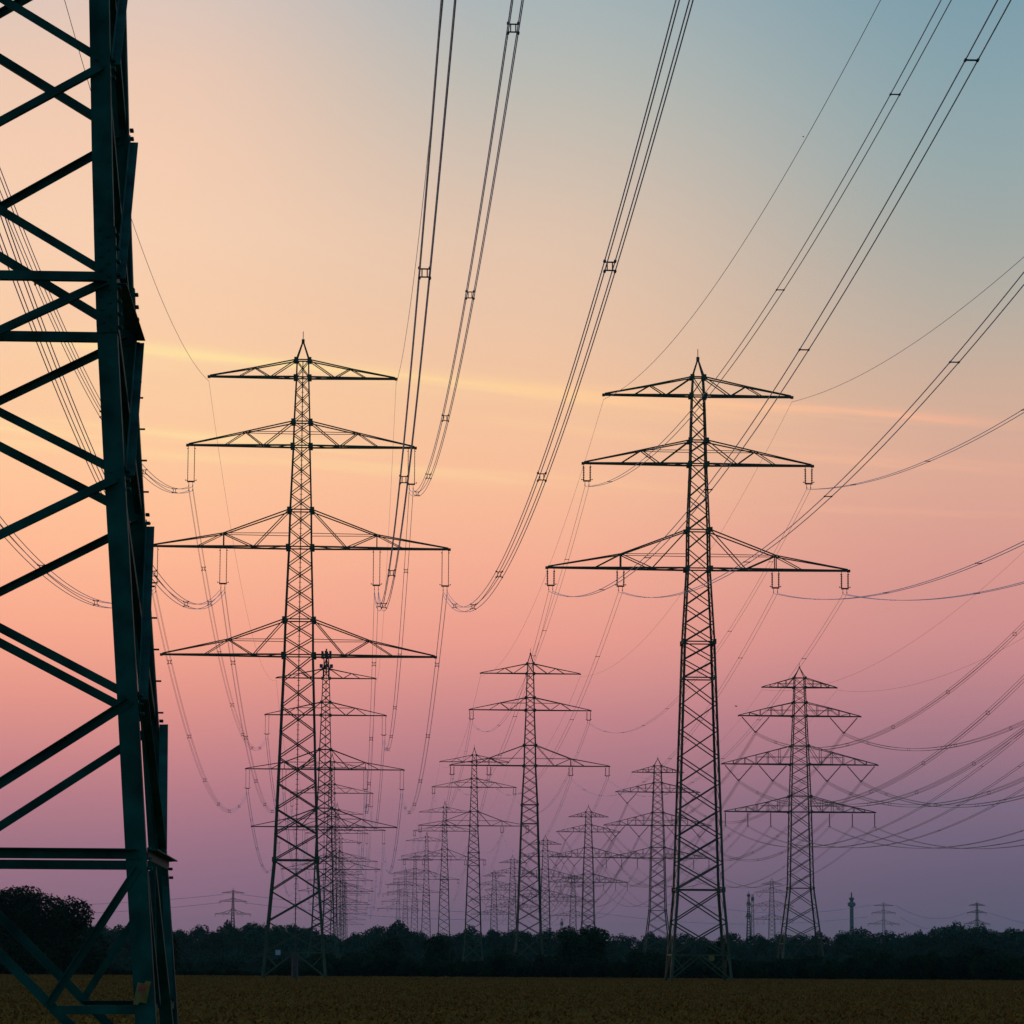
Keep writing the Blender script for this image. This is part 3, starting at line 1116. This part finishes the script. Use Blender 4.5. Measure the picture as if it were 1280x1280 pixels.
# hedge along the field edge
HEDGE = "bushes of the hedge along the far edge of the field"
hp = [make_bush(3.0, 4.2, 500 + i, 3200, 0.12) for i in range(5)]
firsth = [True] * 5
HTOP = [(-60, 1196), (120, 1198), (165, 1212), (320, 1213), (360, 1206), (420, 1203), (445, 1192), (490, 1192), (500, 1200), (540, 1196), (600, 1196), (640, 1195), (690, 1198), (720, 1203), (780, 1196),
        (850, 1190), (905, 1193), (960, 1196), (1010, 1202), (1060, 1196), (1130, 1196), (1200, 1190), (1290, 1188), (1350, 1188)]
px = -40.0
while px < 1330:
    i = rng.randrange(5)
    o = hp[i] if firsth[i] else copy_tree(hp[i])
    firsth[i] = False
    D = 399 + rng.uniform(-4, 12)
    b = at(px, 1210, D)
    H = at(px, interp(HTOP, px) + rng.uniform(-4, 6) , D).z
    H = max(0.7, H)
    o.location = (b.x, b.y, -.05)
    k = H / 2.85
    o.scale = (max(k, .55) * rng.uniform(.9, 1.25), max(k, .55), k)
    o.rotation_euler = (0, 0, rng.uniform(0, 6.28))
    tag(o, "dark round bush of the hedge along the far edge of the field", "bush", HEDGE)
    px += 27 * rng.uniform(.65, 1.15) * max(.6, min(1.1, k))

# ------------------------------------------------------------------ ground
def sheet(name, x0, x1, y0, y1, z, mat, kind="structure", nx=1, ny=1, wob=0.0):
    m = MB()
    for j in range(ny + 1):
        for i in range(nx + 1):
            yy = lerp(y0, y1, j / ny)
            if j == ny and wob:
                yy += random.uniform(-wob, wob)
            m.v.append(Vector((lerp(x0, x1, i / nx), yy, z)))
    for j in range(ny):
        for i in range(nx):
            k = j * (nx + 1) + i
            m.f.append((k, k + 1, k + nx + 2, k + nx + 1))
    o = m.build(name, mat)
    o["kind"] = kind
    return o


sheet("ground", -4000, 4000, -400, 9000, 0.0, M_GRASS)
sheet("wheat_field", -260, 260, -60, 394, 0.006, M_FIELD, nx=60, ny=1, wob=1.2)

# wheat: too many stalks to count
wm = MB()
rw = random.Random(5)
for _ in range(130000):
    y = 98 + (392 - 98) * rw.random() ** 0.8
    x = rw.uniform(-.19, .19) * y
    h = rw.uniform(.07, .16)
    a = rw.uniform(0, 3.14)
    w = rw.uniform(.03, .08)
    lean = Vector((rw.gauss(0, .08), rw.gauss(0, .08), 0))
    k = len(wm.v)
    d = Vector((math.cos(a) * w, math.sin(a) * w, 0))
    c = Vector((x, y, 0))
    wm.v += [c - d, c + d, c + lean + Vector((0, 0, h)) + d * .5, c + lean + Vector((0, 0, h * .9)) - d * .5]
    wm.f.append((k, k + 1, k + 2, k + 3))
wo = wm.build("wheat", M_WHEAT)
wo["kind"] = "stuff"
wo["label"] = "ripe brown wheat covering the field"

# ------------------------------------------------------------------ air
m = MB()
x0, x1, y0, y1, z0, z1 = -4200, 4200, -500, 9200, -1.5, 95
m.v = [Vector(p) for p in ((x0, y0, z0), (x1, y0, z0), (x1, y1, z0), (x0, y1, z0), (x0, y0, z1), (x1, y0, z1), (x1, y1, z1), (x0, y1, z1))]
m.f = [(3, 2, 1, 0), (4, 5, 6, 7), (0, 1, 5, 4), (1, 2, 6, 5), (2, 3, 7, 6), (3, 0, 4, 7)]
hm = bpy.data.materials.new("evening_haze")
hm.use_nodes = True
nt = hm.node_tree
nt.nodes.clear()
out = nt.nodes.new("ShaderNodeOutputMaterial")
pv = nt.nodes.new("ShaderNodeVolumePrincipled")
pv.inputs["Color"].default_value = (0.55, 0.95, 0.85, 1)
pv.inputs["Density"].default_value = 0.00005
pv.inputs["Anisotropy"].default_value = 0.0
nt.links.new(pv.outputs["Volume"], out.inputs["Volume"])
hz = m.build("haze", hm)
hz["kind"] = "stuff"

# ------------------------------------------------------------------ sky
world = bpy.data.worlds.new("World")
scene.world = world
world.use_nodes = True
nt = world.node_tree
nt.nodes.clear()
N = nt.nodes.new
LK = nt.links.new


def math_node(op, a, b=None, c=None, clamp=False):
    n = N("ShaderNodeMath")
    n.operation = op
    n.use_clamp = clamp
    for i, v in enumerate((a, b, c)):
        if v is None:
            continue
        if isinstance(v, (int, float)):
            n.inputs[i].default_value = v
        else:
            LK(v, n.inputs[i])
    return n.outputs[0]


tc = N("ShaderNodeTexCoord")
sep = N("ShaderNodeSeparateXYZ")
LK(tc.outputs["Generated"], sep.inputs[0])
X, Yd, Z = sep.outputs
elev = math_node('MULTIPLY', math_node('ARCSINE', Z), 180 / math.pi)
azim = math_node('MULTIPLY', math_node('ARCTAN2', X, Yd), 180 / math.pi)
par = math_node('DIVIDE', math_node('ADD', elev, 2.0), 40.0, clamp=True)


def elev_of(py):
    return math.degrees(PITCH + math.atan((640 - py) / F))


def ramp(stops, tail):
    n = N("ShaderNodeValToRGB")
    cr = n.color_ramp
    cr.interpolation = 'B_SPLINE' if False else 'LINEAR'
    pts = sorted([((elev_of(py) + 2) / 40, c) for py, c in stops] + [((e + 2) / 40, c) for e, c in tail])
    while len(cr.elements) < len(pts):
        cr.elements.new(0.5)
    for el, (p, c) in zip(cr.elements, pts):
        el.position = max(0, min(1, p))
        el.color = srgb(*c)
    LK(par, n.inputs["Fac"])
    return n.outputs["Color"]


left = ramp([(0, (220, 197, 185)), (100, (235, 200, 178)), (200, (243, 203, 176)), (300, (246, 206, 176)), (400, (247, 203, 168)), (500, (250, 202, 160)), (600, (253, 196, 155)),
             (700, (252, 182, 148)), (800, (243, 163, 141)), (870, (225, 145, 138)), (950, (195, 126, 138)), (1000, (172, 115, 137)), (1050, (150, 107, 136)), (1100, (134, 102, 136)),
             (1150, (126, 100, 134)), (1230, (122, 98, 133))], [(20, (176, 186, 190)), (27, (110, 145, 165)), (37, (60, 95, 125))])
right = ramp([(0, (122, 155, 169)), (100, (134, 161, 170)), (200, (147, 166, 169)), (300, (163, 168, 164)), (400, (184, 172, 160)), (500, (207, 172, 152)), (600, (220, 166, 148)),
              (700, (216, 151, 143)), (800, (204, 138, 141)), (900, (168, 118, 136)), (1000, (122, 101, 129)), (1050, (104, 94, 125)), (1100, (94, 89, 119)), (1150, (90, 86, 117)),
              (1230, (88, 85, 116))], [(20, (105, 142, 165)), (27, (75, 115, 145)), (37, (50, 88, 120))])
rear = N("ShaderNodeValToRGB")
rear.color_ramp.elements[0].position = 0.05
rear.color_ramp.elements[0].color = srgb(92, 112, 138)
rear.color_ramp.elements[1].position = 1.0
rear.color_ramp.elements[1].color = srgb(62, 110, 146)
LK(par, rear.inputs["Fac"])


def mix(fac, a, b, mode='MIX'):
    n = N("ShaderNodeMixRGB")
    n.blend_type = mode
    if isinstance(fac, (int, float)):
        n.inputs[0].default_value = fac
    else:
        LK(fac, n.inputs[0])
    for i, v in ((1, a), (2, b)):
        if isinstance(v, tuple):
            n.inputs[i].default_value = v
        else:
            LK(v, n.inputs[i])
    return n.outputs[0]


def smooth(v, a, b):
    n = N("ShaderNodeMapRange")
    n.interpolation_type = 'SMOOTHSTEP'
    n.inputs["From Min"].default_value = a
    n.inputs["From Max"].default_value = b
    LK(v, n.inputs["Value"])
    return n.outputs["Result"]


centre = ramp([(0, (168, 179, 182)), (100, (186, 185, 178)), (200, (207, 190, 175)), (300, (226, 195, 172)), (400, (235, 195, 166)), (500, (244, 195, 158)), (600, (248, 189, 153)), (700, (245, 173, 148)),
                (800, (233, 154, 142)), (900, (195, 128, 139)), (1000, (152, 109, 133)), (1050, (134, 102, 131)), (1100, (117, 95, 127)), (1150, (108, 91, 124)), (1230, (104, 89, 122))],
              [(20, (125, 155, 172)), (27, (90, 128, 155)), (37, (56, 92, 122))])
fx = N("ShaderNodeMapRange")
fx.inputs["From Min"].default_value = -5.9
fx.inputs["From Max"].default_value = 7.4
LK(azim, fx.inputs["Value"])
front = mix(smooth(azim, -0.3, 8.2), mix(smooth(azim, -6.6, 0.3), left, centre), right)

# thin evening cirrus, streaks that slope down to the right
comb = N("ShaderNodeCombineXYZ")
LK(math_node('MULTIPLY', azim, 0.16), comb.inputs[0])
LK(math_node('MULTIPLY', math_node('ADD', elev, math_node('MULTIPLY', azim, 0.095)), 2.6), comb.inputs[1])
nz = N("ShaderNodeTexNoise")
nz.inputs["Scale"].default_value = 1.0
nz.inputs["Detail"].default_value = 6
nz.inputs["Roughness"].default_value = 0.55
LK(comb.outputs[0], nz.inputs["Vector"])
warp = math_node('MULTIPLY', math_node('SUBTRACT', nz.outputs["Fac"], 0.5), 0.5)


def streak(px0, py0, px1, py1, width, fade0, fade1, strength):
    """a streak of cirrus from one bearing to another."""
    az = lambda px, py: math.degrees(math.atan((px - 640) / F))
    e0, e1, a0, a1 = elev_of(py0 + (px0 - 640) * -.006), elev_of(py1 + (px1 - 640) * -.006), az(px0, py0), az(px1, py1)
    k = (e1 - e0) / (a1 - a0)
    line = math_node('ADD', math_node('MULTIPLY', math_node('SUBTRACT', azim, a0), k), e0)
    d = math_node('DIVIDE', math_node('ADD', math_node('SUBTRACT', elev, line), warp), width)
    g = math_node('EXPONENT', math_node('MULTIPLY', math_node('MULTIPLY', d, d), -1.0))
    g = math_node('MULTIPLY', g, smooth(azim, az(fade0, 0) - 2.0, az(fade0, 0) + 0.5))
    g = math_node('MULTIPLY', g, math_node('SUBTRACT', 1.0, smooth(azim, az(fade1, 0) - 1.5, az(fade1, 0) + 2.0)))
    g = math_node('MULTIPLY', g, smooth(nz.outputs["Fac"], 0.25, 0.75))
    return math_node('MULTIPLY', g, strength, clamp=True)


col = front
warm = mix(fx.outputs["Result"], srgb(255, 226, 162), srgb(250, 180, 148))
for args in ((170, 440, 1210, 532, 0.115, 120, 1200, 1.35), (170, 452, 1210, 545, 0.3, 120, 1100, 0.3), (0, 535, 600, 565, 0.10, 0, 420, 0.85), (0, 560, 900, 612, 0.12, 0, 760, 0.5),
             (560, 520, 1250, 585, 0.09, 640, 1150, 0.5), (1000, 572, 1290, 592, 0.08, 1000, 1300, 0.5), (1060, 640, 1290, 652, 0.06, 1060, 1300, 0.45), (430, 575, 900, 618, 0.07, 450, 860, 0.45), (880, 515, 1290, 548, 0.13, 880, 1260, 0.4)):
    col = mix(streak(*args), col, warm)
col = mix(streak(1150, 1003, 1290, 1012, 0.12, 1180, 1330, 0.35), col, srgb(100, 104, 140))
# very soft unevenness of the air
nz2 = N("ShaderNodeTexNoise")
nz2.inputs["Scale"].default_value = 9.0
nz2.inputs["Detail"].default_value = 3
LK(tc.outputs["Generated"], nz2.inputs["Vector"])
col = mix(0.03, col, nz2.outputs["Color"], 'SOFT_LIGHT')

away = math_node('ABSOLUTE', math_node('ADD', azim, 12.0))
full = mix(smooth(away, 30.0, 115.0), col, rear.outputs["Color"])

SUN_AZ, SUN_EL = -24.0, 1.5
nish = N("ShaderNodeTexSky")
nish.sky_type = 'NISHITA'
nish.sun_disc = False
nish.sun_elevation = math.radians(SUN_EL)
nish.sun_rotation = math.radians(SUN_AZ)
bg_n = N("ShaderNodeBackground")
bg_n.inputs["Strength"].default_value = 0.008
LK(nish.outputs[0], bg_n.inputs["Color"])
bg = N("ShaderNodeBackground")
bg.inputs["Strength"].default_value = 1.0
LK(full, bg.inputs["Color"])
addsh = N("ShaderNodeAddShader")
LK(bg.outputs[0], addsh.inputs[0])
LK(bg_n.outputs[0], addsh.inputs[1])
wout = N("ShaderNodeOutputWorld")
LK(addsh.outputs[0], wout.inputs["Surface"])

sd = bpy.data.lights.new("sun", 'SUN')
sd.energy = 0.08
sd.angle = math.radians(4)
sd.color = (1.0, 0.62, 0.38)
so = bpy.data.objects.new("sun", sd)
COL.objects.link(so)
tosun = Vector((math.sin(math.radians(SUN_AZ)) * math.cos(math.radians(SUN_EL)), math.cos(math.radians(SUN_AZ)) * math.cos(math.radians(SUN_EL)), math.sin(math.radians(SUN_EL))))
so.rotation_euler = tosun.to_track_quat('Z', 'Y').to_euler()

scene.view_settings.view_transform = 'Standard'
scene.view_settings.look = 'None'
scene.view_settings.exposure = 0.0
scene.view_settings.gamma = 1.0
scene.cycles.use_denoising = True
scene.cycles.max_bounces = 4
scene.cycles.volume_bounces = 0
